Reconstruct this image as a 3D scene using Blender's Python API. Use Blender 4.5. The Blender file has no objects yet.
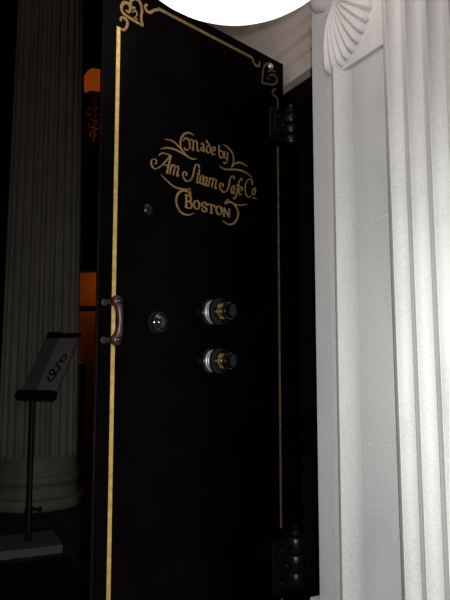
import bpy, bmesh, math, random
from mathutils import Vector, Matrix, Euler
random.seed(4)
PI = math.pi
SC = bpy.context.scene
COL = SC.collection

# ------------------------------------------------------------------ helpers
def link_mesh(name, bm, mat, parent=None, smooth=False, weld=False):
    if weld:
        bmesh.ops.remove_doubles(bm, verts=bm.verts, dist=1e-5)
    bmesh.ops.recalc_face_normals(bm, faces=bm.faces)
    me = bpy.data.meshes.new(name)
    bm.to_mesh(me); bm.free()
    if smooth:
        for p in me.polygons: p.use_smooth = True
        try: me.set_sharp_from_angle(angle=math.radians(38))
        except Exception: pass
    me.materials.append(mat)
    o = bpy.data.objects.new(name, me); COL.objects.link(o)
    if parent: o.parent = parent
    return o

def thing(name, label, cat, loc=(0, 0, 0), rotz=0.0, group=None):
    o = bpy.data.objects.new(name, None); COL.objects.link(o)
    o.empty_display_size = .1
    o.location = loc; o.rotation_euler = (0, 0, rotz)
    o['label'] = label; o['category'] = cat; o['kind'] = 'thing'
    if group: o['group'] = group
    return o

def structure(o, loc=None, rotz=None, label=None, cat=None):
    o['kind'] = 'structure'
    if loc is not None: o.location = loc
    if rotz is not None: o.rotation_euler = (0, 0, rotz)
    if label: o['label'] = label
    if cat: o['category'] = cat
    return o

def box(bm, x0, x1, y0, y1, z0, z1, bev=0.0, M=None):
    r = bmesh.ops.create_cube(bm, size=1)
    vs = r['verts']
    for v in vs:
        v.co = Vector(((x0+x1)/2 + v.co.x*(x1-x0), (y0+y1)/2 + v.co.y*(y1-y0), (z0+z1)/2 + v.co.z*(z1-z0)))
    if bev > 0:
        es = list({e for v in vs for e in v.link_edges})
        rb = bmesh.ops.bevel(bm, geom=es, offset=bev, segments=2, affect='EDGES', profile=.5)
        vs = list({v for f in rb['faces'] for v in f.verts} | {v for v in vs if v.is_valid})
    if M is not None:
        for v in vs: v.co = M @ v.co
    return vs

def lathe(bm, prof, n=32, M=None, cap=True):
    """prof: list of (r, z) turned about z."""
    rings = []
    for r, z in prof:
        if r < 1e-6:
            rings.append([bm.verts.new((0, 0, z))])
        else:
            rings.append([bm.verts.new((r*math.cos(2*PI*i/n), r*math.sin(2*PI*i/n), z)) for i in range(n)])
    for a, b in zip(rings, rings[1:]):
        for i in range(n):
            j = (i+1) % n
            if len(a) == 1 and len(b) == 1: continue
            if len(a) == 1: bm.faces.new((a[0], b[i], b[j]))
            elif len(b) == 1: bm.faces.new((a[i], a[j], b[0]))
            else: bm.faces.new((a[i], a[j], b[j], b[i]))
    if cap:
        if len(rings[0]) > 1: bm.faces.new(rings[0])
        if len(rings[-1]) > 1: bm.faces.new(rings[-1])
    if M is not None:
        for rg in rings:
            for v in rg: v.co = M @ v.co

def catmull(pts, sub=6):
    if len(pts) < 3: 
        return [Vector(p) for p in pts]
    P = [Vector(p) for p in pts]
    out = []
    for i in range(len(P)-1):
        p0 = P[i-1] if i else P[0]*2-P[1]
        p1, p2 = P[i], P[i+1]
        p3 = P[i+2] if i+2 < len(P) else P[-1]*2-P[-2]
        for k in range(sub):
            t = k/sub
            out.append(.5*((2*p1)+(p2-p0)*t+(2*p0-5*p1+4*p2-p3)*t*t+(3*p1-p0-3*p2+p3)*t**3))
    out.append(P[-1])
    return out

def tube(bm, pts, r, n=10, sub=6, taper=None):
    """round bar through 3-D points"""
    P = catmull([Vector(p) for p in pts], sub) if len(pts) > 2 else [Vector(p) for p in pts]
    rings = []
    up = None
    for i, p in enumerate(P):
        d = (P[min(i+1, len(P)-1)]-P[max(i-1, 0)]).normalized()
        if up is None:
            up = d.orthogonal().normalized()
        up = (up - d*up.dot(d)).normalized()
        w = d.cross(up)
        rr = r*(taper(i/(len(P)-1)) if taper else 1)
        rings.append([bm.verts.new(p + up*rr*math.cos(2*PI*k/n) + w*rr*math.sin(2*PI*k/n)) for k in range(n)])
    for a, b in zip(rings, rings[1:]):
        for i in range(n):
            bm.faces.new((a[i], a[(i+1) % n], b[(i+1) % n], b[i]))
    bm.faces.new(rings[0]); bm.faces.new(rings[-1])

def extrude_profile(bm, prof, z0, z1, taper=None):
    """closed (x, y) outline extruded in z"""
    a = [bm.verts.new((x, y, z0)) for x, y in prof]
    b = [bm.verts.new((x, y, z1)) for x, y in prof]
    n = len(prof)
    for i in range(n):
        j = (i+1) % n
        bm.faces.new((a[i], a[j], b[j], b[i]))
    bm.faces.new(a); bm.faces.new(b)

def extrude_x(bm, prof, x0, x1):
    """closed (y, z) outline extruded in x"""
    a = [bm.verts.new((x0, y, z)) for y, z in prof]
    b = [bm.verts.new((x1, y, z)) for y, z in prof]
    n = len(prof)
    for i in range(n):
        j = (i+1) % n
        bm.faces.new((a[i], a[j], b[j], b[i]))
    bm.faces.new(a); bm.faces.new(b)

# ------------------------------------------------------------------ materials
def new_mat(name):
    m = bpy.data.materials.new(name); m.use_nodes = True
    nt = m.node_tree; b = nt.nodes['Principled BSDF']
    return m, nt, b

def plain(name, col, rough=.5, metal=0, var=.0, vscale=30, spec=.5, bump=0, coat=0):
    m, nt, b = new_mat(name)
    b.inputs['Base Color'].default_value = (*col, 1)
    b.inputs['Roughness'].default_value = rough
    b.inputs['Metallic'].default_value = metal
    b.inputs['Specular IOR Level'].default_value = spec
    tc = nt.nodes.new('ShaderNodeTexCoord')
    nz = nt.nodes.new('ShaderNodeTexNoise'); nz.inputs['Scale'].default_value = vscale; nz.inputs['Detail'].default_value = 6
    nt.links.new(tc.outputs['Object'], nz.inputs['Vector'])
    if var > 0:
        rp = nt.nodes.new('ShaderNodeValToRGB')
        rp.color_ramp.elements[0].position = .35; rp.color_ramp.elements[1].position = .68
        rp.color_ramp.elements[0].color = (*[c*(1-var) for c in col], 1)
        rp.color_ramp.elements[1].color = (*[min(1, c*(1+var)) for c in col], 1)
        nt.links.new(nz.outputs['Fac'], rp.inputs['Fac']); nt.links.new(rp.outputs['Color'], b.inputs['Base Color'])
    if bump > 0:
        bp = nt.nodes.new('ShaderNodeBump'); bp.inputs['Strength'].default_value = bump; bp.inputs['Distance'].default_value = .004
        nt.links.new(nz.outputs['Fac'], bp.inputs['Height']); nt.links.new(bp.outputs['Normal'], b.inputs['Normal'])
    return m

def marble(name, base, dark, vein, scale=1.0, joint=0.0, zoff=0.0, sparkle=.25):
    m, nt, b = new_mat(name)
    N, L = nt.nodes, nt.links
    tc = N.new('ShaderNodeTexCoord')
    cl = N.new('ShaderNodeTexNoise'); cl.inputs['Scale'].default_value = 5*scale; cl.inputs['Detail'].default_value = 5; cl.inputs['Distortion'].default_value = .6
    mp = N.new('ShaderNodeMapping'); mp.inputs['Scale'].default_value = (1, 1, .35)
    L.new(tc.outputs['Object'], mp.inputs['Vector']); L.new(mp.outputs['Vector'], cl.inputs['Vector'])
    sp = N.new('ShaderNodeTexNoise'); sp.inputs['Scale'].default_value = 170*scale; sp.inputs['Detail'].default_value = 3; sp.inputs['Roughness'].default_value = .7
    L.new(tc.outputs['Object'], sp.inputs['Vector'])
    r1 = N.new('ShaderNodeValToRGB'); r1.color_ramp.elements[0].position = .32; r1.color_ramp.elements[1].position = .62
    r1.color_ramp.elements[0].color = (*dark, 1); r1.color_ramp.elements[1].color = (*base, 1)
    L.new(cl.outputs['Fac'], r1.inputs['Fac'])
    mx = N.new('ShaderNodeMix'); mx.data_type = 'RGBA'; mx.blend_type = 'OVERLAY'; mx.inputs['Factor'].default_value = .42
    L.new(r1.outputs['Color'], mx.inputs['A']); L.new(sp.outputs['Fac'], mx.inputs['B'])
    col = mx.outputs['Result']
    # wandering pale / tan veins
    if vein is not None:
        wv = N.new('ShaderNodeTexWave'); wv.wave_type = 'BANDS'; wv.bands_direction = 'Z'
        wv.inputs['Scale'].default_value = .5; wv.inputs['Distortion'].default_value = 2.2; wv.inputs['Detail'].default_value = 3; wv.inputs['Detail Scale'].default_value = 1.4
        wv.inputs['Phase Offset'].default_value = zoff
        L.new(tc.outputs['Object'], wv.inputs['Vector'])
        r2 = N.new('ShaderNodeValToRGB'); r2.color_ramp.elements[0].position = .978; r2.color_ramp.elements[1].position = 1
        r2.color_ramp.elements[0].color = (0, 0, 0, 1); r2.color_ramp.elements[1].color = (.5, .5, .5, 1)
        L.new(wv.outputs['Color'], r2.inputs['Fac'])
        m2 = N.new('ShaderNodeMix'); m2.data_type = 'RGBA'
        L.new(r2.outputs['Color'], m2.inputs['Factor']); L.new(col, m2.inputs['A']); m2.inputs['B'].default_value = (*vein, 1)
        col = m2.outputs['Result']
    L.new(col, b.inputs['Base Color'])
    b.inputs['Roughness'].default_value = .55
    b.inputs['Specular IOR Level'].default_value = .3
    bp = N.new('ShaderNodeBump'); bp.inputs['Strength'].default_value = sparkle; bp.inputs['Distance'].default_value = .0015
    L.new(sp.outputs['Fac'], bp.inputs['Height']); L.new(bp.outputs['Normal'], b.inputs['Normal'])
    return m

M_marble = marble('white_marble', (.70, .70, .685), (.58, .585, .575), None)
M_column = marble('dim_lit_grey_stone', (.36, .33, .27), (.27, .25, .21), None, sparkle=.15)  # weaker flash at the column put into a darker stone colour
M_panel = marble('smooth_shaded_blue_grey_marble', (.60, .61, .61), (.50, .51, .515), None, sparkle=.12)  # bluer tone, with the flat faces' shade also put into the colour
M_stain = marble('iron_stained_marble', (.52, .48, .40), (.34, .28, .20), None, scale=.8)
M_lintel = marble('warm_haze_marble', (.84, .72, .64), (.66, .56, .50), None)  # pinkish haze near the lamp put into the stone colour
M_black = plain('black_japanned_paint', (.0012, .0008, .0008), .28, spec=.025, var=.3, vscale=9)
M_edge = plain('worn_black_edge', (.008, .006, .005), .5, spec=.1, var=.9, vscale=120)
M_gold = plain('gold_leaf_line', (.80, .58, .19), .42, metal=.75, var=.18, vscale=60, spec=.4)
M_gold2 = plain('dim_lit_gold_lettering', (.36, .225, .085), .5, metal=.6, var=.3, vscale=90, spec=.3)  # darker copy of the gold; weak flash up high put into the colour
M_gold3 = plain('dark_gold_line', (.17, .105, .06), .5, metal=.5, var=.3, vscale=60, spec=.3)  # darker, browner gold for the right border and corner
M_iron = plain('black_cast_iron', (.004, .0035, .0035), .33, spec=.25, var=.4, vscale=60, bump=.15)
M_bronze = plain('brown_bronze_grip', (.05, .026, .021), .42, metal=.35, var=.3, vscale=70)
M_steel = plain('dull_steel_post', (.09, .09, .088), .4, metal=.6)
M_chrome = plain('polished_nickel', (.86, .90, .97), .36, metal=.85)
M_brass = plain('old_brass', (.42, .29, .13), .28, metal=1)
M_blkmetal = plain('black_enamel_ring', (.0025, .0025, .003), .2, spec=.3)
M_polish = plain('polished_black_steel', (.01, .01, .011), .12, metal=0, spec=.9)
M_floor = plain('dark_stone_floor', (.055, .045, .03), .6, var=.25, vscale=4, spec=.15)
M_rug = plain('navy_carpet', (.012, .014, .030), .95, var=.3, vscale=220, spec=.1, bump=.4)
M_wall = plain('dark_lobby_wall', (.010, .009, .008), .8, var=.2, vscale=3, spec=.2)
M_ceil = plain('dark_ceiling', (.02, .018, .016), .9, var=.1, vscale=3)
M_orange = plain('orange_painted_wall', (.60, .15, .02), .8, var=.12, vscale=2.5, spec=.1)
M_darkwood = plain('dark_stained_wood', (.030, .014, .009), .5, var=.3, vscale=14)
M_vault = plain('vault_black_steel', (.003, .0022, .0022), .5, var=.3, vscale=6, spec=.08)
M_plate = plain('grey_painted_steel', (.19, .19, .175), .55, var=.12, vscale=20)
M_pole = plain('black_powder_coat', (.012, .011, .011), .5, spec=.35)
M_clip = plain('blue_black_plastic', (.010, .009, .016), .4, spec=.4)
M_silver = plain('brushed_aluminium_rim', (.30, .30, .29), .4, metal=.5)
M_copper = plain('red_copper_iron', (.30, .055, .035), .5, metal=.3)

def sheet_mat():
    m, nt, b = new_mat('grey_notice_sheet')
    N, L = nt.nodes, nt.links
    tc = N.new('ShaderNodeTexCoord'); sx = N.new('ShaderNodeSeparateXYZ')
    L.new(tc.outputs['Object'], sx.inputs['Vector'])
    rp = N.new('ShaderNodeValToRGB'); rp.color_ramp.interpolation = 'CONSTANT'
    rp.color_ramp.elements[0].color = (.13, .13, .125, 1); rp.color_ramp.elements[1].color = (.27, .265, .255, 1)
    rp.color_ramp.elements[1].position = .42
    L.new(sx.outputs['X'], rp.inputs['Fac'])
    mr = N.new('ShaderNodeMapRange'); mr.inputs['From Min'].default_value = -.22; mr.inputs['From Max'].default_value = .22
    L.new(sx.outputs['X'], mr.inputs['Value']); L.new(mr.outputs['Result'], rp.inputs['Fac'])
    L.new(rp.outputs['Color'], b.inputs['Base Color']); b.inputs['Roughness'].default_value = .45
    return m
M_sheet = sheet_mat()
M_ink = plain('black_print', (.012, .010, .012), .6)
M_inkred = plain('dark_red_print', (.16, .012, .012), .6)

def glow(name, col, strength):
    m, nt, b = new_mat(name)
    b.inputs['Base Color'].default_value = (*[min(1, c) for c in col], 1)
    b.inputs['Roughness'].default_value = .3
    b.inputs['Emission Color'].default_value = (*col, 1)
    b.inputs['Emission Strength'].default_value = strength
    nz = nt.nodes.new('ShaderNodeTexNoise'); nz.inputs['Scale'].default_value = 4
    rp = nt.nodes.new('ShaderNodeValToRGB')
    rp.color_ramp.elements[0].color = (*[c*.9 for c in col], 1); rp.color_ramp.elements[1].color = (*col, 1)
    nt.links.new(nz.outputs['Fac'], rp.inputs['Fac']); nt.links.new(rp.outputs['Color'], b.inputs['Emission Color'])
    return m
M_opal = glow('lit_opal_glass', (1, .90, .86), 1.6)
M_amber = glow('lit_amber_glass', (1.0, .16, .015), .15)

# ------------------------------------------------------------------ the setting
CEIL = 7.0
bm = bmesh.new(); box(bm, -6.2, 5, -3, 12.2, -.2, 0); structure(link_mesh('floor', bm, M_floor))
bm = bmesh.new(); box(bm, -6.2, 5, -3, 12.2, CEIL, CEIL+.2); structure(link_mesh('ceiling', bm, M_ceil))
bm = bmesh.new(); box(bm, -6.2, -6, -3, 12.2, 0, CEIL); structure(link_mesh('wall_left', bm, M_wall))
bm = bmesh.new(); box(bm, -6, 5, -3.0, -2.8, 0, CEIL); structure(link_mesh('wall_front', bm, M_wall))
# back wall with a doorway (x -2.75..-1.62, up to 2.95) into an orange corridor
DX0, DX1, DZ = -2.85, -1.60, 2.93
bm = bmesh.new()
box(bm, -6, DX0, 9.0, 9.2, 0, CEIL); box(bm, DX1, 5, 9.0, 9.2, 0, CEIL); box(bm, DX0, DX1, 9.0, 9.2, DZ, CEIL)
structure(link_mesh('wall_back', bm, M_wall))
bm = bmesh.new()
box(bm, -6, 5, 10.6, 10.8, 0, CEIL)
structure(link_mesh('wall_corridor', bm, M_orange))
bm = bmesh.new()      # casing with a transom rail
box(bm, DX0, DX0+.10, 8.94, 9.2, 0, DZ, .008); box(bm, DX1-.10, DX1, 8.94, 9.2, 0, DZ, .008)
box(bm, DX0+.10, DX1-.10, 8.94, 9.2, DZ-.1, DZ, .008); box(bm, DX0+.10, DX1-.10, 8.96, 9.18, 2.25, 2.31, .006)
structure(link_mesh('trim_1', bm, M_darkwood))

# right-hand wall: local x runs along the wall towards the camera, local y into the wall
WLOC = (.257, 1.75, 0); WROT = math.atan2(-.88524348, .46512793)
bm = bmesh.new()
box(bm, -.02, 4.2, .15, .65, 0, CEIL)
box(bm, -1.85, -1.28, .15, .65, 0, CEIL)
box(bm, -1.28, -.02, .15, .65, 2.95, CEIL)
structure(link_mesh('wall_right', bm, M_lintel), WLOC, WROT)
bm = bmesh.new()      # black steel frame lining the vault opening
box(bm, -.30, -.02, .15, .62, .10, 2.465, .006)
box(bm, -1.28, -1.16, .15, .62, .10, 2.465, .006)
for k in range(3):
    box(bm, -.33-.03*k, -.30-.03*k, .22+.08*k, .62, .10, 2.465, .003)
box(bm, -1.28, -.02, .15, .65, 0, .10)
box(bm, -1.16, -.30, .15, .648, 2.33, 2.465, .004)
structure(link_mesh('trim_2', bm, M_vault), WLOC, WROT)
bm = bmesh.new()      # the vault chamber behind the opening
box(bm, -1.85, -1.6, .65, 3.0, 0, 3.2); box(bm, .15, .4, .65, 3.0, 0, 3.2)
box(bm, -1.6, .15, 2.8, 3.0, 0, 3.2); box(bm, -1.6, .15, .65, 2.8, 3.0, 3.2)
structure(link_mesh('wall_vault', bm, M_vault), WLOC, WROT)

LEAN = math.radians(.62)      # the pilaster leans a touch towards the doorway
def lean_edge(bm):
    for v in bm.verts:
        if v.co.x > .28: v.co.x -= (v.co.z-1.35)*math.tan(LEAN)

# ------------------------------------------------------------------ marble door surround
sur = thing('door_surround', 'pale marble door surround with scallop shell beside the open black vault door', 'door surround', WLOC, WROT)
bm = bmesh.new()
Y = .148
prof = [(0, Y), (0, 0), (.068, 0), (.070, .003), (.072, -.006), (.110, -.006), (.110, Y)]
extrude_profile(bm, prof, 0.86, 2.95)
link_mesh('jamb_fascia', bm, M_panel, sur)
bm = bmesh.new()
prof = [(.110, Y), (.110, -.012), (.1245, -.0125), (.126, -.0215)]
for k in range(1, 13):
    t = k/12; prof.append((.126+t*.054, -.0215*(1-t)**1.8))
prof += [(.182, Y)]
extrude_profile(bm, prof, .86, 2.95)
link_mesh('cove_moulding', bm, M_panel, sur, smooth=True)
bm = bmesh.new(); extrude_profile(bm, [(.1102, -.0126), (.1162, -.0200), (.1256, -.0214), (.1242, -.0126)], .86, 2.287)
link_mesh('stained_arris', bm, M_stain, sur)
bm = bmesh.new(); box(bm, .182, .320, 0, Y, .86, 2.287); lean_edge(bm)
link_mesh('panel', bm, M_panel, sur)
# joint lines are a hair-thin groove: separate courses of the panel show as pale mortar
for z in (1.30, 1.62, 1.855, 2.11):
    bm = bmesh.new()
    n = 8
    vs = []
    for k in range(n+1):
        x = .183+k*(.305-.183)/n
        zz = z+.0012*math.sin(k*1.7+z*9)+.006*(k/n-.5)
        vs.append((x, zz))
    a = [bm.verts.new((x, -.0004, zz-.0022)) for x, zz in vs]; b_ = [bm.verts.new((x, -.0004, zz+.0022)) for x, zz in vs]
    c = [bm.verts.new((x, .0004, zz-.0022)) for x, zz in vs]; d_ = [bm.verts.new((x, .0004, zz+.0022)) for x, zz in vs]
    for k in range(n):
        for p, q in ((a, b_), (c, d_), (a, c), (b_, d_)):
            bm.faces.new((p[k], p[k+1], q[k+1], q[k]))
    link_mesh('joint', bm, plain('pale_mortar', (.62, .62, .585), .7, var=.1) if 'pale_mortar' not in bpy.data.materials else bpy.data.materials['pale_mortar'], sur)
bm = bmesh.new(); box(bm, .150, .320, -.010, Y, 2.287, 2.95, .002); lean_edge(bm)
link_mesh('spandrel_block', bm, M_marble, sur)
# carved scallop: ribs fanning from a hub at the arris of the cove
bm = bmesh.new()
CX, CZ_ = .128, 2.505
NT, NR, RIBS = 300, 22, 19
A0, A1 = math.radians(-104), math.radians(62)
grid = []
for i in range(NT+1):
    th = A0+(A1-A0)*i/NT
    ph = RIBS*(i/NT)
    rib = abs(math.sin(PI*ph))
    R = .200+.011*rib
    row = []
    for j in range(NR+1):
        q = j/NR; r = .012+(R-.012)*q
        h = .014+.020*math.sin(PI*min(1, q*1.02))**.8*(1-.25*q)+(.011*q**.6*(rib**.8))*(1 if q < .93 else (1-q)/.07*.8+.2)
        if j == NR: h = .008
        row.append(bm.verts.new((CX+r*math.cos(th)*(.82 if math.cos(th) > 0 else 1), -h, CZ_+r*math.sin(th))))
    grid.append(row)
for i in range(NT):
    for j in range(NR):
        bm.faces.new((grid[i][j], grid[i+1][j], grid[i+1][j+1], grid[i][j+1]))
# back skirt gives it thickness down to the block
back = [[bm.verts.new((v.co.x, .0, v.co.z)) for v in (row[0], row[-1])] for row in grid]
for i in range(NT):
    bm.faces.new((grid[i][-1], grid[i+1][-1], back[i+1][1], back[i][1]))
    bm.faces.new((grid[i][0], grid[i+1][0], back[i+1][0], back[i][0]))
    bm.faces.new((back[i][0], back[i+1][0], back[i+1][1], back[i][1]))
for e in (0, NT):
    for j in range(NR): pass
link_mesh('scallop_shell', bm, M_marble, sur, smooth=True)
bm = bmesh.new()      # rounded hub that laps over the fascia
bmesh.ops.create_uvsphere(bm, u_segments=32, v_segments=20, radius=1)
for v in bm.verts:
    a = math.atan2(v.co.z, v.co.x)
    k = 1+.04*abs(math.sin(5*a))
    v.co = Vector((.066+v.co.x*.072*k, .002+v.co.y*.036, 2.585+v.co.z*.078*k))
link_mesh('shell_hub', bm, M_marble, sur, smooth=True)
bm = bmesh.new()      # plinth block under the jamb
prof = [(-.045, Y), (-.045, -.012), (.0, -.018), (.325, -.018), (.325, Y)]
extrude_profile(bm, prof, 0, .845); box(bm, -.03, .325, -.012, Y, .845, .86, .003)
link_mesh('plinth', bm, M_panel, sur)
bm = bmesh.new()      # moulded lintel, seen from below
lz = [(.648, 2.467), (.12, 2.467), (.12, 2.520), (.108, 2.526), (.108, 2.565), (.090, 2.572), (.088, 2.600), (.074, 2.612),
      (.066, 2.640), (.050, 2.662), (.030, 2.680), (.030, 2.705), (.010, 2.712), (-.01, 2.735), (-.02, 2.76), (-.02, 2.948), (.648, 2.948)]
extrude_x(bm, lz, -1.278, -.022)
link_mesh('lintel', bm, M_lintel, sur)
bm = bmesh.new(); box(bm, -1.85, -1.28, 0, .148, 0, 2.95, .006)
link_mesh('far_jamb', bm, M_marble, sur)

# ------------------------------------------------------------------ fluted pilaster
pil = thing('fluted_pilaster', 'white marble pilaster with deep vertical flutes at the right edge', 'pilaster', WLOC, WROT)

FR, PITCH, FIL, DROP = -.020, .0645, .0200, .0068
prof = [(.332, Y), (.332, FR+DROP+.001), (.333, FR+DROP)]
x = .332
NFL = 7
for k in range(NFL):
    x0 = x+FIL; w = PITCH-FIL; 
    prof.append((x0-.0012, FR)); 
    for q in range(0, 15):
        a = PI*q/14
        prof.append((x0+w/2-math.cos(a)*w/2, FR+.0012+(DROP-.0012)*q/14+math.sin(a)**.85*w*.52))
    prof.append((x0+w+.0010, FR+DROP))
    x += PITCH
prof += [(x+FIL-.0015, FR), (x+FIL, FR+.002), (x+FIL, Y)]
PX1 = x+FIL
bm = bmesh.new(); extrude_profile(bm, prof, .74, 4.4)
for v in bm.verts: v.co.x -= (v.co.z-1.35)*math.tan(LEAN)+.0085
link_mesh('shaft', bm, M_marble, pil, smooth=True)
bm = bmesh.new()
bz = [(Y, 0), (-.05, 0), (-.05, .40), (-.055, .42), (-.06, .45), (-.055, .49), (-.04, .51), (-.03, .54), (-.033, .58), (-.045, .60), (-.048, .63), (-.042, .66), (-.028, .68), (-.022, .74), (Y, .74)]
extrude_x(bm, bz, .335, PX1+.03)
link_mesh('base', bm, M_marble, pil, smooth=True)
bm = bmesh.new()
bz = [(Y, 4.4), (-.02, 4.4), (-.03, 4.44), (-.028, 4.6), (-.05, 4.66), (-.07, 4.72), (-.07, 4.85), (Y, 4.85)]
extrude_x(bm, bz, .333, PX1+.03)
link_mesh('capital', bm, M_marble, pil)

# ------------------------------------------------------------------ vault door
ANG = math.radians(45.6)
DLOC = (-.30757, 1.5, 0)
W, ZB, ZT = .722, .115, 2.506
door = thing('vault_door', 'tall black vault door standing open, gold pinstripe border and gold lettering', 'vault door', DLOC, ANG)
bm = bmesh.new(); box(bm, 0, W, 0, .010, ZB, ZT, .0015)
link_mesh('door_slab', bm, M_black, door)
bm = bmesh.new()
for k, (ins, y0, y1) in enumerate(((.045, .010, .035), (.085, .035, .07), (.125, .07, .11))):
    box(bm, ins, W-.06-ins*.3, y0, y1, ZB+ins, ZT-ins, .004)
link_mesh('stepped_back', bm, M_vault, door)
bm = bmesh.new(); box(bm, -.002, 0, .001, .010, ZB, ZT, .0004)
link_mesh('edge_strip', bm, M_edge, door)

_lay = [0]
def ribbon(bm, pts, w, ends=(.35, .35), nib=None, sub=7, mm=True):
    """painted stroke on the door face; pts in millimetres (u, v); w full width in mm"""
    s = .001 if mm else 1
    P = catmull([Vector((p[0], p[1])) for p in pts], sub)
    n = len(P)
    _lay[0] += 1
    y = -.0006-.00002*(_lay[0] % 23)
    Lr, Rr = [], []
    for i, p in enumerate(P):
        d = (P[min(i+1, n-1)]-P[max(i-1, 0)])
        d = d.normalized() if d.length > 1e-9 else Vector((1, 0))
        nn = Vector((-d.y, d.x))
        t = i/(n-1)
        ww = w
        if nib is not None:
            a = math.atan2(d.y, d.x)
            ww = w*(.34+.66*abs(math.sin(a-nib)))
        else:
            e = ends[0]+(ends[1]-ends[0])*t
            ww = w*(e+(1-e)*math.sin(PI*t)**.7)
        Lr.append(p+nn*ww/2); Rr.append(p-nn*ww/2)
    V = lambda q, yy: bm.verts.new((q.x*s, yy, q.y*s))
    a = [V(q, y) for q in Lr]; b = [V(q, y) for q in Rr]; c = [V(q, -.00003) for q in Lr]; d = [V(q, -.00003) for q in Rr]
    for i in range(n-1):
        bm.faces.new((a[i], a[i+1], b[i+1], b[i]))
        bm.faces.new((a[i], c[i], c[i+1], a[i+1])); bm.faces.new((b[i], d[i], d[i+1], b[i+1]))
    bm.faces.new((a[0], b[0], d[0], c[0])); bm.faces.new((a[-1], b[-1], d[-1], c[-1]))

def line(name, x0, x1, z0, z1, mat):
    bm = bmesh.new(); box(bm, x0, x1, -.0008, -.00002, z0, z1)
    return link_mesh(name, bm, mat, door)
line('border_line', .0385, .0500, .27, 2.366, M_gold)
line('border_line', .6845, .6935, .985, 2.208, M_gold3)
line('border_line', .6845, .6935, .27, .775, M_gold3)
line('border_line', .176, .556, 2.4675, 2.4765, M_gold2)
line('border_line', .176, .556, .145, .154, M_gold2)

TL = dict(
 hr=[(124, 2401), (117, 2420), (119, 2445), (112, 2463), (96, 2466), (82, 2453), (84, 2437), (97, 2441)],
 hl=[(124, 2401), (87, 2404), (59, 2409), (52, 2423), (60, 2439), (74, 2442), (81, 2432), (76, 2420), (66, 2421)],
 inn=[(88, 2424), (97, 2433), (103, 2425), (98, 2415)], inn2=[(92, 2412), (106, 2412)],
 curl=[(50, 2384), (52, 2394), (63, 2397), (72, 2391), (70, 2377), (60, 2364), (50, 2364)])
TOPC = [(182, 2472), (161, 2461), (148, 2449), (134, 2449), (130, 2461), (138, 2467)]
TR = dict(
 l=[(611, 2404), (616, 2433), (620, 2458), (636, 2477), (661, 2482), (666, 2470)],
 b=[(611, 2404), (655, 2412), (682, 2426), (687, 2443), (670, 2452), (648, 2440)],
 inn=[(640, 2450), (658, 2462), (683, 2467)], inn2=[(634, 2430), (650, 2426)])
TRC = [(548, 2473), (565, 2470), (573, 2456), (588, 2452), (600, 2460), (600, 2472)]
TRH = [(688, 2335), (692, 2360), (687, 2377), (668, 2381), (666, 2396), (684, 2406)]
def mir(pts): return [(u, 2622-v) for u, v in pts]
for f in (lambda p: p, mir):
    bm = bmesh.new()
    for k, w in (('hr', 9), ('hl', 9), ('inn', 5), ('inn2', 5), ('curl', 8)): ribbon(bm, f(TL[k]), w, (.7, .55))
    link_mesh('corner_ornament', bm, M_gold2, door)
    bm = bmesh.new()
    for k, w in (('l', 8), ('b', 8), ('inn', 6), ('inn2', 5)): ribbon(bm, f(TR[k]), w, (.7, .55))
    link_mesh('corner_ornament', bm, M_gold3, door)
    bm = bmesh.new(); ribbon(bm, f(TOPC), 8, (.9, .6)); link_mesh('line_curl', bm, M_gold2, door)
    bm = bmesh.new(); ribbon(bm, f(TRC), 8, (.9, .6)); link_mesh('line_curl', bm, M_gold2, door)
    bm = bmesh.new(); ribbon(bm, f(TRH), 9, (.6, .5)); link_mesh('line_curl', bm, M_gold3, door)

# flourishes round the lettering
def flourish(strokes):
    bm = bmesh.new()
    for pts, w in strokes: ribbon(bm, pts, w, (.15, .25))
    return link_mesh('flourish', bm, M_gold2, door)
flourish([([(203, 2107), (230, 2109), (254, 2100), (272, 2088), (287, 2079), (304, 2076), (325, 2081)], 6.5),
          ([(187, 2075), (213, 2085), (242, 2087), (267, 2083), (287, 2078)], 5.5),
          ([(270, 2087), (261, 2104), (263, 2124), (274, 2140), (292, 2149), (313, 2147)], 7)])
flourish([([(428, 2151), (453, 2146), (472, 2132), (476, 2108), (466, 2087)], 6),
          ([(466, 2087), (485, 2105), (508, 2112), (538, 2108)], 6),
          ([(413, 2081), (438, 2076), (469, 2082), (508, 2088), (541, 2084), (560, 2077)], 6)])
flourish([([(190, 2006), (208, 1995), (240, 1981), (275, 1981), (298, 1988)], 4.5),
          ([(296, 1989), (301, 1971), (289, 1977), (268, 1976), (251, 1961), (247, 1937), (262, 1915), (289, 1910), (312, 1919)], 7)])
flourish([([(540, 1988), (499, 1977), (470, 1979), (448, 1987)], 4.5),
          ([(450, 1987), (438, 1970), (458, 1980), (483, 1973), (497, 1950), (483, 1922), (455, 1910), (428, 1917)], 7)])

def letters(strokes, w, nib):
    bm = bmesh.new()
    for st in strokes:
        pts, ww = (st if isinstance(st, tuple) and isinstance(st[0], list) else (st, w))
        ribbon(bm, pts, ww, nib=nib, sub=5)
    return link_mesh('lettering', bm, M_gold2, door)
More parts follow.
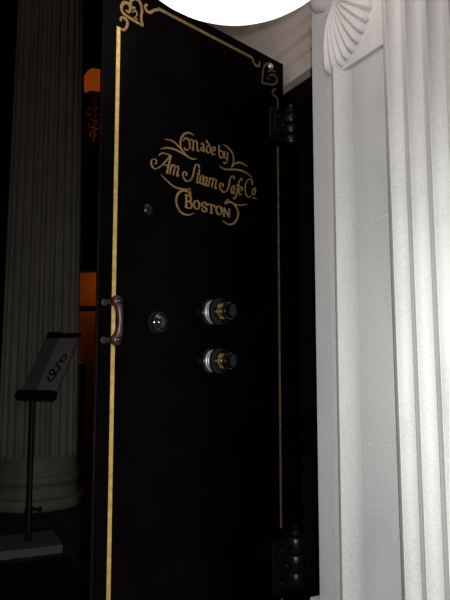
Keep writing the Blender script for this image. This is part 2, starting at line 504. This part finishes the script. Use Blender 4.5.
# "Made by", blackletter
letters([
 [(270, 2119), (280, 2131), (291, 2128), (296, 2116), (294, 2103), (281, 2096), (274, 2101)],
 [(294, 2126), (302, 2132), (310, 2127)], [(309, 2131), (309, 2106)], [(304, 2109), (309, 2102), (314, 2106)],
 [(310, 2126), (318, 2133), (325, 2127)], [(325, 2131), (325, 2109), (332, 2104)],
 [(338, 2127), (345, 2132), (350, 2125), (350, 2113), (356, 2109)], [(350, 2121), (340, 2117), (339, 2110), (348, 2111)],
 [(360, 2145), (374, 2133), (378, 2118), (370, 2109), (362, 2115), (363, 2127), (373, 2130)],
 [(385, 2120), (397, 2124), (393, 2132), (385, 2128), (383, 2115), (390, 2109), (398, 2114)],
 [(413, 2144), (414, 2112)], [(414, 2112), (423, 2107), (431, 2113), (430, 2127), (418, 2128)],
 [(437, 2131), (438, 2114), (446, 2109)], [(450, 2131), (450, 2110), (443, 2096), (432, 2095)]],
 6.2, math.radians(38))
# "Am Steam Safe Co", slanted script
XH, SL = 29.0, .25
def G(ch, x, y=2012, k=1.0, wd=1.0):
    D = {
     'm': [[(0, 0), (0, 1)], [(0, .65), (.2, 1), (.42, .92), (.45, .6), (.45, 0)], [(.45, .65), (.65, 1), (.87, .92), (.9, .6), (.9, .12), (1.02, 0), (1.15, .18)]],
     'e': [[(.03, .45), (.45, .62), (.42, .92), (.22, 1), (.02, .7), (.02, .3), (.22, 0), (.52, .2)]],
     'a': [[(.46, .85), (.27, 1), (.04, .7), (.03, .25), (.2, 0), (.43, .3)], [(.48, 1), (.46, .15), (.56, 0), (.68, .16)]],
     't': [[(.18, 1.55), (.15, .25), (.26, 0), (.44, .16)], [(-.1, 1), (.42, 1)]],
     'f': [[(.72, 1.62), (.58, 1.85), (.36, 1.6), (.28, .6), (.22, -.35), (.04, -.6), (-.12, -.42)], [(-.02, .98), (.55, .98)]],
     'o': [[(.25, 1), (.04, .7), (.04, .3), (.25, 0), (.46, .3), (.46, .7), (.25, 1), (.5, .9)]],
    }[ch]
    return [[(x+(px*wd+SL*py)*XH*k, y+py*XH*k) for px, py in st] for st in D]
def S(dx, dy=0):
    return [(st, w_) for st, w_ in (
      ([(p[0]+dx, p[1]+dy) for p in [(334, 2056), (329, 2064), (320, 2062), (314, 2050), (311, 2036), (305, 2020), (295, 2009), (283, 2007), (273, 2014), (271, 2026), (278, 2032), (285, 2028), (282, 2021)]], 6.2),)]
letters(
 [([(226, 2068), (212, 2012)], 7.5), [(183, 2056), (195, 2066), (210, 2067), (226, 2066)], [(224, 2066), (205, 2043), (188, 2026), (170, 2016), (158, 2025), (160, 2039), (172, 2042), (175, 2033), (167, 2029)], [(196, 2034), (217, 2036)]]
 + G('m', 222, 2013) + S(0) + G('t', 319, 2010, .95) + G('e', 333, 2010, .9) + G('a', 347, 2009, .9) + G('m', 369, 2008, .98, 1.08)
 + S(146, -2) + G('a', 463, 2008, .88) + G('f', 482, 2010) + G('e', 498, 2010, .9)
 + [([(562, 2054), (560, 2066), (549, 2070), (535, 2058), (529, 2038), (532, 2018), (544, 2010), (557, 2018)], 5.5)] + G('o', 560, 2022, .85, 1.1) + [[(562, 2012), (582, 2013)]],
 5.8, math.radians(20))
# "BOSTON", bold capitals
def O_(x, y, w, h): return [(x+w/2+w/2*math.cos(a), y+h/2+h/2*math.sin(a)) for a in [PI/2+2*PI*i/10 for i in range(11)]]
letters([
 ([(284, 1931), (284, 1967)], 8), [(278, 1966), (295, 1967), (302, 1959), (296, 1950), (284, 1950)], [(284, 1950), (299, 1949), (305, 1940), (298, 1931), (278, 1932)],
 O_(313, 1934, 22, 24), [(363, 1953), (354, 1959), (345, 1953), (350, 1946), (361, 1942), (362, 1935), (352, 1931), (343, 1938)],
 [(367, 1957), (396, 1957)], ([(382, 1957), (382, 1931)], 7.5), [(376, 1932), (388, 1932)], [(367, 1957), (367, 1951)], [(396, 1957), (396, 1951)],
 O_(402, 1933, 23, 25), ([(434, 1931), (434, 1957)], 6), ([(434, 1957), (457, 1932)], 7.5), ([(457, 1931), (457, 1957)], 6), [(430, 1932), (439, 1932)], [(452, 1957), (462, 1957)]],
 7.5, math.radians(15))

# hardware on the face -----------------------------------------
def face_m(u, v):   # lathe axis z -> outwards from the face (-y)
    return Matrix.Translation((u, 0, v)) @ Matrix.Rotation(PI/2, 4, 'X')
def turned(name, u, v, prof, mat, parent, n=36):
    bm = bmesh.new(); lathe(bm, prof, n, face_m(u, v))
    return link_mesh(name, bm, mat, parent, smooth=True)
def dial(u, v, k):
    base = turned('dial', u, v, [(.040*k, 0), (.040*k, .002), (.037*k, .004), (.033*k, .0045), (.033*k, .008)], M_blkmetal, door)
    base['label'] = 'round combination dial with nickel collar and brass knob'
    turned('collar', u, v, [(.031*k, .005), (.0335*k, .0065), (.0345*k, .0095), (.0335*k, .0125), (.0318*k, .0135), (.0335*k, .0150), (.0345*k, .0185), (.0335*k, .0220), (.0318*k, .0230), (.0330*k, .0245), (.0332*k, .0268), (.030*k, .0285)], M_chrome, base)
    # numbered ring with graduation notches
    bm = bmesh.new()
    lathe(bm, [(.030*k, .028), (.0385*k, .0295), (.0400*k, .033), (.0385*k, .038), (.022*k, .044)], 48, face_m(u, v))
    link_mesh('dial_ring', bm, M_blkmetal, base, smooth=True)
    turned('brass_collar', u, v, [(.020*k, .042), (.0245*k, .045), (.0255*k, .0485), (.0235*k, .052), (.0185*k, .054), (.0185*k, .058), (.021*k, .060), (.0225*k, .063), (.0210*k, .066)], M_brass, base)
    bm = bmesh.new()
    prof = [(.0195*k, .064), (.0235*k, .067), (.0245*k, .072), (.0235*k, .078)]
    lathe(bm, prof, 40, face_m(u, v)); link_mesh('knob_rim', bm, M_brass, base, smooth=True)
    bm = bmesh.new()
    n = 48
    lathe(bm, [(.0222*k, .077), (.0222*k, .082), (.0195*k, .092), (.012*k, .096), (0, .097)], n, face_m(u, v), cap=False)
    link_mesh('knob', bm, M_blkmetal, base, smooth=True)
    bm = bmesh.new()
    for i in range(40):
        a = 2*PI*i/40
        M = face_m(u, v) @ Matrix.Rotation(a, 4, 'Z')
        box(bm, .0325*k, .0365*k, -.0003, .0003, .0375, .0396 if i % 5 else .0402, M=M)
    link_mesh('graduations', bm, M_steel, base)
    return base
dial(.382, 1.642, 1.0)
dial(.382, 1.503, .93)
boss = turned('keyhole_boss', .182, 1.604, [(.030, 0), (.030, .004), (.026, .010), (.024, .016), (.020, .018), (.017, .024), (.010, .029), (0, .030)], M_polish, door)
turned('keyhole_ring', .182, 1.604, [(.0255, .0105), (.0275, .012), (.0270, .0155), (.0245, .0165)], M_blkmetal, boss)
turned('bolt_cover', .149, 1.900, [(.017, 0), (.017, .003), (.013, .008), (.006, .010), (0, .0105)], M_iron, door)
turned('rivet', .653, 2.474, [(.011, 0), (.011, .003), (.008, .007), (0, .009)], M_chrome, door)

# pull handle: two posts and a bronze grip
grip_bm = bmesh.new()
gx, gy = .0165, -.052
tube(grip_bm, [(gx, gy+.004, 1.648), (gx+.001, gy-.008, 1.628), (gx+.002, gy-.012, 1.598), (gx+.001, gy-.008, 1.570), (gx, gy+.004, 1.550)], .0095, 14, 8,
     lambda t: 1.0+.25*math.cos(2*PI*t))
handle = link_mesh('pull_handle', grip_bm, M_bronze, door, smooth=True)
handle['label'] = 'bronze pull handle on two steel posts'
for v in (1.645, 1.553):
    turned('post', gx, v, [(.0085, 0), (.0085, .003), (.0068, .005), (.0064, .030), (.0070, .044)], M_steel, handle)
    bm = bmesh.new()
    bmesh.ops.create_uvsphere(bm, u_segments=20, v_segments=14, radius=.0145)
    for vt in bm.verts: vt.co = Vector((gx+vt.co.x, gy+vt.co.y*.9, v+vt.co.z))
    link_mesh('ball_end', bm, M_bronze, handle, smooth=True)
    turned('ball_cap', gx, v, [(.0075, .063), (.0075, .068), (.004, .071), (0, .0715)], M_iron, handle)

# hinges: leaf strap on the face, knuckle barrel at the edge
def hinge(z0, z1):
    bm = bmesh.new()
    box(bm, .640, W+.002, -.012, 0, z0, z1, .004)
    box(bm, .655, W-.015, -.018, -.012, z0+.02, z1-.02, .003)
    leaf = link_mesh('hinge', bm, M_iron, door)
    n = 3; h = (z1-z0)/n
    for k in range(n):
        a, b = z0+k*h+.003, z0+(k+1)*h-.003
        bm = bmesh.new()
        lathe(bm, [(.026, a), (.030, a+.006), (.030, b-.006), (.026, b)], 28, Matrix.Translation((W+.026, -.010, 0)))
        link_mesh('knuckle', bm, M_iron, leaf, smooth=True)
    bm = bmesh.new()
    lathe(bm, [(.018, z1), (.024, z1+.006), (.018, z1+.014), (.010, z1+.02), (.013, z1+.03), (0, z1+.04)], 24, Matrix.Translation((W+.026, -.010, 0)), cap=False)
    link_mesh('finial', bm, M_iron, leaf, smooth=True)
    for (u, v) in ((.672, z0+.032), (.672, z1-.032), (.695, (z0+z1)/2)):
        bm = bmesh.new(); lathe(bm, [(.0065, .018), (.0065, .0205), (.0045, .0235), (0, .0245)], 18, face_m(u, v), cap=False)
        link_mesh('bolt_head', bm, M_iron, leaf, smooth=True)
    bm = bmesh.new()
    box(bm, W+.046, W+.15, -.03, .0, z0, z1, .004)
    link_mesh('fixed_leaf', bm, M_iron, leaf)
hinge(2.225, 2.333)
hinge(.795, .955)

# ------------------------------------------------------------------ fluted column across the lobby
CXc, CYc = -2.02, 6.82
col = thing('fluted_column', 'huge grey fluted stone column on round base behind the sign stand', 'column', (CXc, CYc, 0))
bm = bmesh.new()
NF, PER = 24, 12
zs = [.50, .56, 1.5, 2.6, 3.8, 5.0, 6.1]
rings = []
for z in zs:
    t = max(0, (z-.5)/5.6)
    R = .415-.055*t**1.3
    ring = []
    for i in range(NF*PER):
        a = 2*PI*i/(NF*PER)
        q = (i % PER)/PER
        d = 0
        if z > .51:
            if .16 < q < .84+.001: d = .036*math.sin(PI*(q-.16)/.68)**.6
        ring.append(bm.verts.new(((R-d)*math.cos(a), (R-d)*math.sin(a), z)))
    rings.append(ring)
n = NF*PER
for a, b in zip(rings, rings[1:]):
    for i in range(n): bm.faces.new((a[i], a[(i+1) % n], b[(i+1) % n], b[i]))
bm.faces.new(rings[0]); bm.faces.new(rings[-1])
link_mesh('shaft', bm, M_column, col)
def torus_prof(r, z0, z1, bulge, k=8):
    return [(r+bulge*math.sin(PI*i/k), z0+(z1-z0)*(.5-.5*math.cos(PI*i/k))) for i in range(k+1)]
bm = bmesh.new()
prof = [(0, 0)] + torus_prof(.480, .0, .125, .045) + [(.462, .128), (.458, .150), (.440, .175), (.432, .205), (.440, .235), (.452, .250)] \
     + torus_prof(.440, .255, .345, .028) + [(.445, .348), (.445, .370), (.430, .385), (.422, .43), (.420, .50), (0, .50)]
lathe(bm, prof, 96, cap=False)
link_mesh('base', bm, M_column, col, smooth=True)
bm = bmesh.new()
lathe(bm, [(0, 6.1), (.37, 6.1), (.39, 6.13), (.37, 6.17), (.37, 6.3), (.42, 6.36), (.50, 6.48), (.53, 6.55), (0, 6.55)], 64, cap=False)
box(bm, -.58, .58, -.58, .58, 6.55, 6.998, .01)
link_mesh('capital', bm, M_column, col)

# ------------------------------------------------------------------ sign stand
st = thing('sign_stand', 'black pole sign stand with tilted notice board and square grey foot', 'sign stand', (-1.59, 5.18, 0), math.radians(24))
bm = bmesh.new(); box(bm, -.235, .235, -.235, .235, 0, .065, .006); link_mesh('base_plate', bm, M_plate, st)
bm = bmesh.new(); lathe(bm, [(.034, .065), (.034, .085), (.024, .095), (.024, .33), (.0215, .335), (.0215, 1.27)], 24); link_mesh('pole', bm, M_pole, st, smooth=True)
bm = bmesh.new()
lathe(bm, [(.031, .295), (.031, .335)], 24)
tube(bm, [(.02, -.01, .315), (.075, -.035, .315)], .009, 10)
lathe(bm, [(.018, 0), (.020, .006), (.020, .02), (.014, .026)], 16, Matrix.Translation((.07, -.033, .315)) @ Matrix.Rotation(PI/2, 4, 'Y'))
link_mesh('clamp_knob', bm, M_pole, st, smooth=True)
# board, its own tilted frame of reference
def board_part(name, bm, mat, parent, smooth=False):
    for v in bm.verts: v.co = BM @ v.co
    return link_mesh(name, bm, mat, parent, smooth)
PHI = math.radians(-21-24)
BM = Matrix.Translation((.032, -.037, 1.225)) @ Matrix.Rotation(PHI, 4, 'Z') @ Matrix.Rotation(math.radians(-33), 4, 'X') @ Matrix.Scale(.78, 4, (1, 0, 0))
bm = bmesh.new(); box(bm, -.222, .222, 0, .014, .0, .60, .003)
board = board_part('notice_board', bm, M_pole, st)
def board_obj(name, bm, mat):     # parts of the board keep the board's frame so their material can use it
    o = link_mesh(name, bm, mat, board)
    o.matrix_local = BM
    return o
bm = bmesh.new(); box(bm, -.214, .214, -.003, .0, .02, .575); board_obj('notice_sheet', bm, M_sheet)
bm = bmesh.new(); box(bm, .216, .228, -.006, .016, .02, .60, .002); board_obj('edge_trim', bm, M_silver)
bm = bmesh.new(); box(bm, -.235, .235, -.045, .018, -.035, .030, .006); board_obj('ledge', bm, M_pole)
bm = bmesh.new(); box(bm, -.06, .228, -.012, .022, .580, .625, .005); box(bm, -.21, -.02, -.010, .022, .590, .640, .006); board_obj('top_clip', bm, M_clip)
def scrawl(pts, w, mat, name):
    bm = bmesh.new()
    P = catmull([Vector((p[0], p[1])) for p in pts], 6)
    L, R = [], []
    for i, p in enumerate(P):
        d = (P[min(i+1, len(P)-1)]-P[max(i-1, 0)]).normalized(); nn = Vector((-d.y, d.x))
        L.append(bm.verts.new((p.x+nn.x*w, -.0042, p.y+nn.y*w))); R.append(bm.verts.new((p.x-nn.x*w, -.0042, p.y-nn.y*w)))
    for i in range(len(P)-1): bm.faces.new((L[i], L[i+1], R[i+1], R[i]))
    r = bmesh.ops.extrude_face_region(bm, geom=bm.faces[:])
    for v in [g for g in r['geom'] if isinstance(g, bmesh.types.BMVert)]: v.co.y = -.0031
    board_obj(name, bm, mat)
scrawl([(.02, .19), (.09, .14), (.13, .19), (.06, .25), (.03, .22), (.10, .20), (.15, .26), (.08, .30), (.11, .34), (.15, .32)], .010, M_ink, 'printed_emblem')
scrawl([(.10, .35), (.14, .40), (.17, .36), (.13, .32)], .010, M_inkred, 'printed_mark')

# ------------------------------------------------------------------ navy carpet
rug = bmesh.new()
box(rug, -2.6, 0, -1.35, 0, 0.0005, .012, .003)
r = link_mesh('carpet', rug, M_rug)
r.location = (-1.215, 4.955, 0); r.rotation_euler = (0, 0, math.radians(24))
r['label'] = 'dark navy carpet on the floor in front of the sign stand'; r['category'] = 'carpet'

# ------------------------------------------------------------------ opal globe lamp hanging above the door
GX, GY, GZ, GR = .022, 1.215, 2.540, .305
lamp = thing('globe_lamp', 'glowing white glass globe lamp hanging over the vault door', 'lamp', (GX, GY, GZ))
bm = bmesh.new()
pr = [(0, -GR)]+[(GR*math.sin(a), -GR*math.cos(a)) for a in [PI*i/32 for i in range(1, 30)]]
lathe(bm, pr, 64, cap=False); link_mesh('globe', bm, M_opal, lamp, smooth=True)
bm = bmesh.new(); lathe(bm, [(.10, .285), (.105, .29), (.105, .33), (.06, .36), (.03, .40), (.014, .42)], 32); link_mesh('fitter', bm, M_brass, lamp, smooth=True)
bm = bmesh.new(); lathe(bm, [(.011, .415), (.011, CEIL-GZ-.06)], 16); link_mesh('rod', bm, M_brass, lamp, smooth=True)
bm = bmesh.new(); lathe(bm, [(.02, CEIL-GZ-.07), (.07, CEIL-GZ-.05), (.09, CEIL-GZ-.015), (.09, CEIL-GZ)], 32); link_mesh('ceiling_canopy', bm, M_brass, lamp, smooth=True)

# ------------------------------------------------------------------ amber lantern on the far wall
lan = thing('wall_sconce', 'amber glass sconce on red scrolled bracket high on the far wall', 'wall lamp', (-1.90, 8.72, 4.72))
bm = bmesh.new()
lathe(bm, [(.135, .66), (.155, .70), (.165, .93), (.11, 1.02)], 6, Matrix.Rotation(.3, 4, 'Z')); link_mesh('shade', bm, M_amber, lan)
bm = bmesh.new()
lathe(bm, [(.125, 1.02), (.13, 1.04), (.05, 1.10), (.02, 1.16), (0, 1.18)], 6, Matrix.Rotation(.3, 4, 'Z'), cap=False); link_mesh('cap', bm, M_darkwood, lan)
bm = bmesh.new()
lathe(bm, [(.02, .52), (.05, .56), (.15, .62), (.165, .66)], 6, Matrix.Rotation(.3, 4, 'Z')); link_mesh('tray', bm, M_darkwood, lan)
bm = bmesh.new()
def scroll(cx, cz, r, sgn, a0):
    pts = []
    for i in range(14):
        a = a0+sgn*i*.42; rr = r*(1-i/18)
        pts.append((cx+rr*math.cos(a), 0, cz+rr*math.sin(a)))
    tube(bm, pts, .014, 8, 3)
scroll(-.07, .40, .09, 1, 0); scroll(.06, .40, .085, -1, PI); scroll(-.05, .22, .08, -1, PI/2); scroll(.05, .20, .08, 1, PI/2); scroll(0, .06, .07, 1, PI/2)
tube(bm, [(.02, 0, .55), (.015, 0, .3), (0, 0, -.05)], .014, 8)
tube(bm, [(0, 0, .5), (0, .15, .45), (0, .26, .3)], .016, 8)
link_mesh('scroll_bracket', bm, M_copper, lan, smooth=True)
bm = bmesh.new(); box(bm, -.07, .07, .255, .28, .1, .55, .006); link_mesh('backplate', bm, M_darkwood, lan)

# ------------------------------------------------------------------ dark post by the doorway
po = thing('rounded_bollard', 'dark rounded-top bollard in front of the orange doorway behind the column', 'bollard', (-1.92, 8.2, 0))
bm = bmesh.new(); lathe(bm, [(.17, 0), (.17, .05), (.13, .09), (.085, .14), (.085, 1.30)], 32); link_mesh('shaft', bm, M_pole, po, smooth=True)
bm = bmesh.new(); lathe(bm, [(.085, 1.30), (.105, 1.315), (.105, 1.34), (.085, 1.36), (.08, 1.42), (.055, 1.48), (0, 1.505)], 32, cap=False); link_mesh('cap', bm, M_pole, po, smooth=True)

# ------------------------------------------------------------------ light
def light(name, typ, loc, energy, col=(1, 1, 1), size=.05):
    l = bpy.data.lights.new(name, typ); l.energy = energy; l.color = col
    if hasattr(l, 'shadow_soft_size'): l.shadow_soft_size = size
    o = bpy.data.objects.new(name, l); COL.objects.link(o); o.location = loc
    return o
fl = light('camera_flash', 'SPOT', (.048, -.02, 1.56), 112, (1, .985, .96), .018)
fl.data.spot_size = math.radians(122); fl.data.spot_blend = 1.0
fl.rotation_euler = (math.radians(90-22), 0, math.radians(-6))
light('corridor_lamp', 'POINT', (-1.95, 10.05, 2.85), 3.2, (1, .62, .3), .06)
light('bracket_glow', 'POINT', (-1.98, 8.35, 4.80), .7, (1, .5, .3), .04)

light('column_fill_light', 'POINT', (-1.6, 3.6, 6.2), 7, (1, .82, .62), .15)  # added fill for column and floor, no lamp fixture stands there
w = bpy.data.worlds.new('dark_lobby'); SC.world = w; w.use_nodes = True
w.node_tree.nodes['Background'].inputs['Color'].default_value = (.9, .8, .85, 1)
w.node_tree.nodes['Background'].inputs['Strength'].default_value = .0

# ------------------------------------------------------------------ camera
cd = bpy.data.cameras.new('camera'); cam = bpy.data.objects.new('camera', cd); COL.objects.link(cam)
cam.location = (0, 0, 1.5); cam.rotation_euler = (math.radians(90+5.7106), 0, 0)
cd.sensor_fit = 'VERTICAL'; cd.sensor_height = 24; cd.lens = 24*620/600
cd.clip_start = .05; cd.clip_end = 60
SC.camera = cam
vs = SC.view_settings
SC.display_settings.display_device = 'sRGB'
vs.view_transform = 'Standard'; vs.look = 'None'; vs.exposure = 0; vs.gamma = 1
vs.use_curve_mapping = False
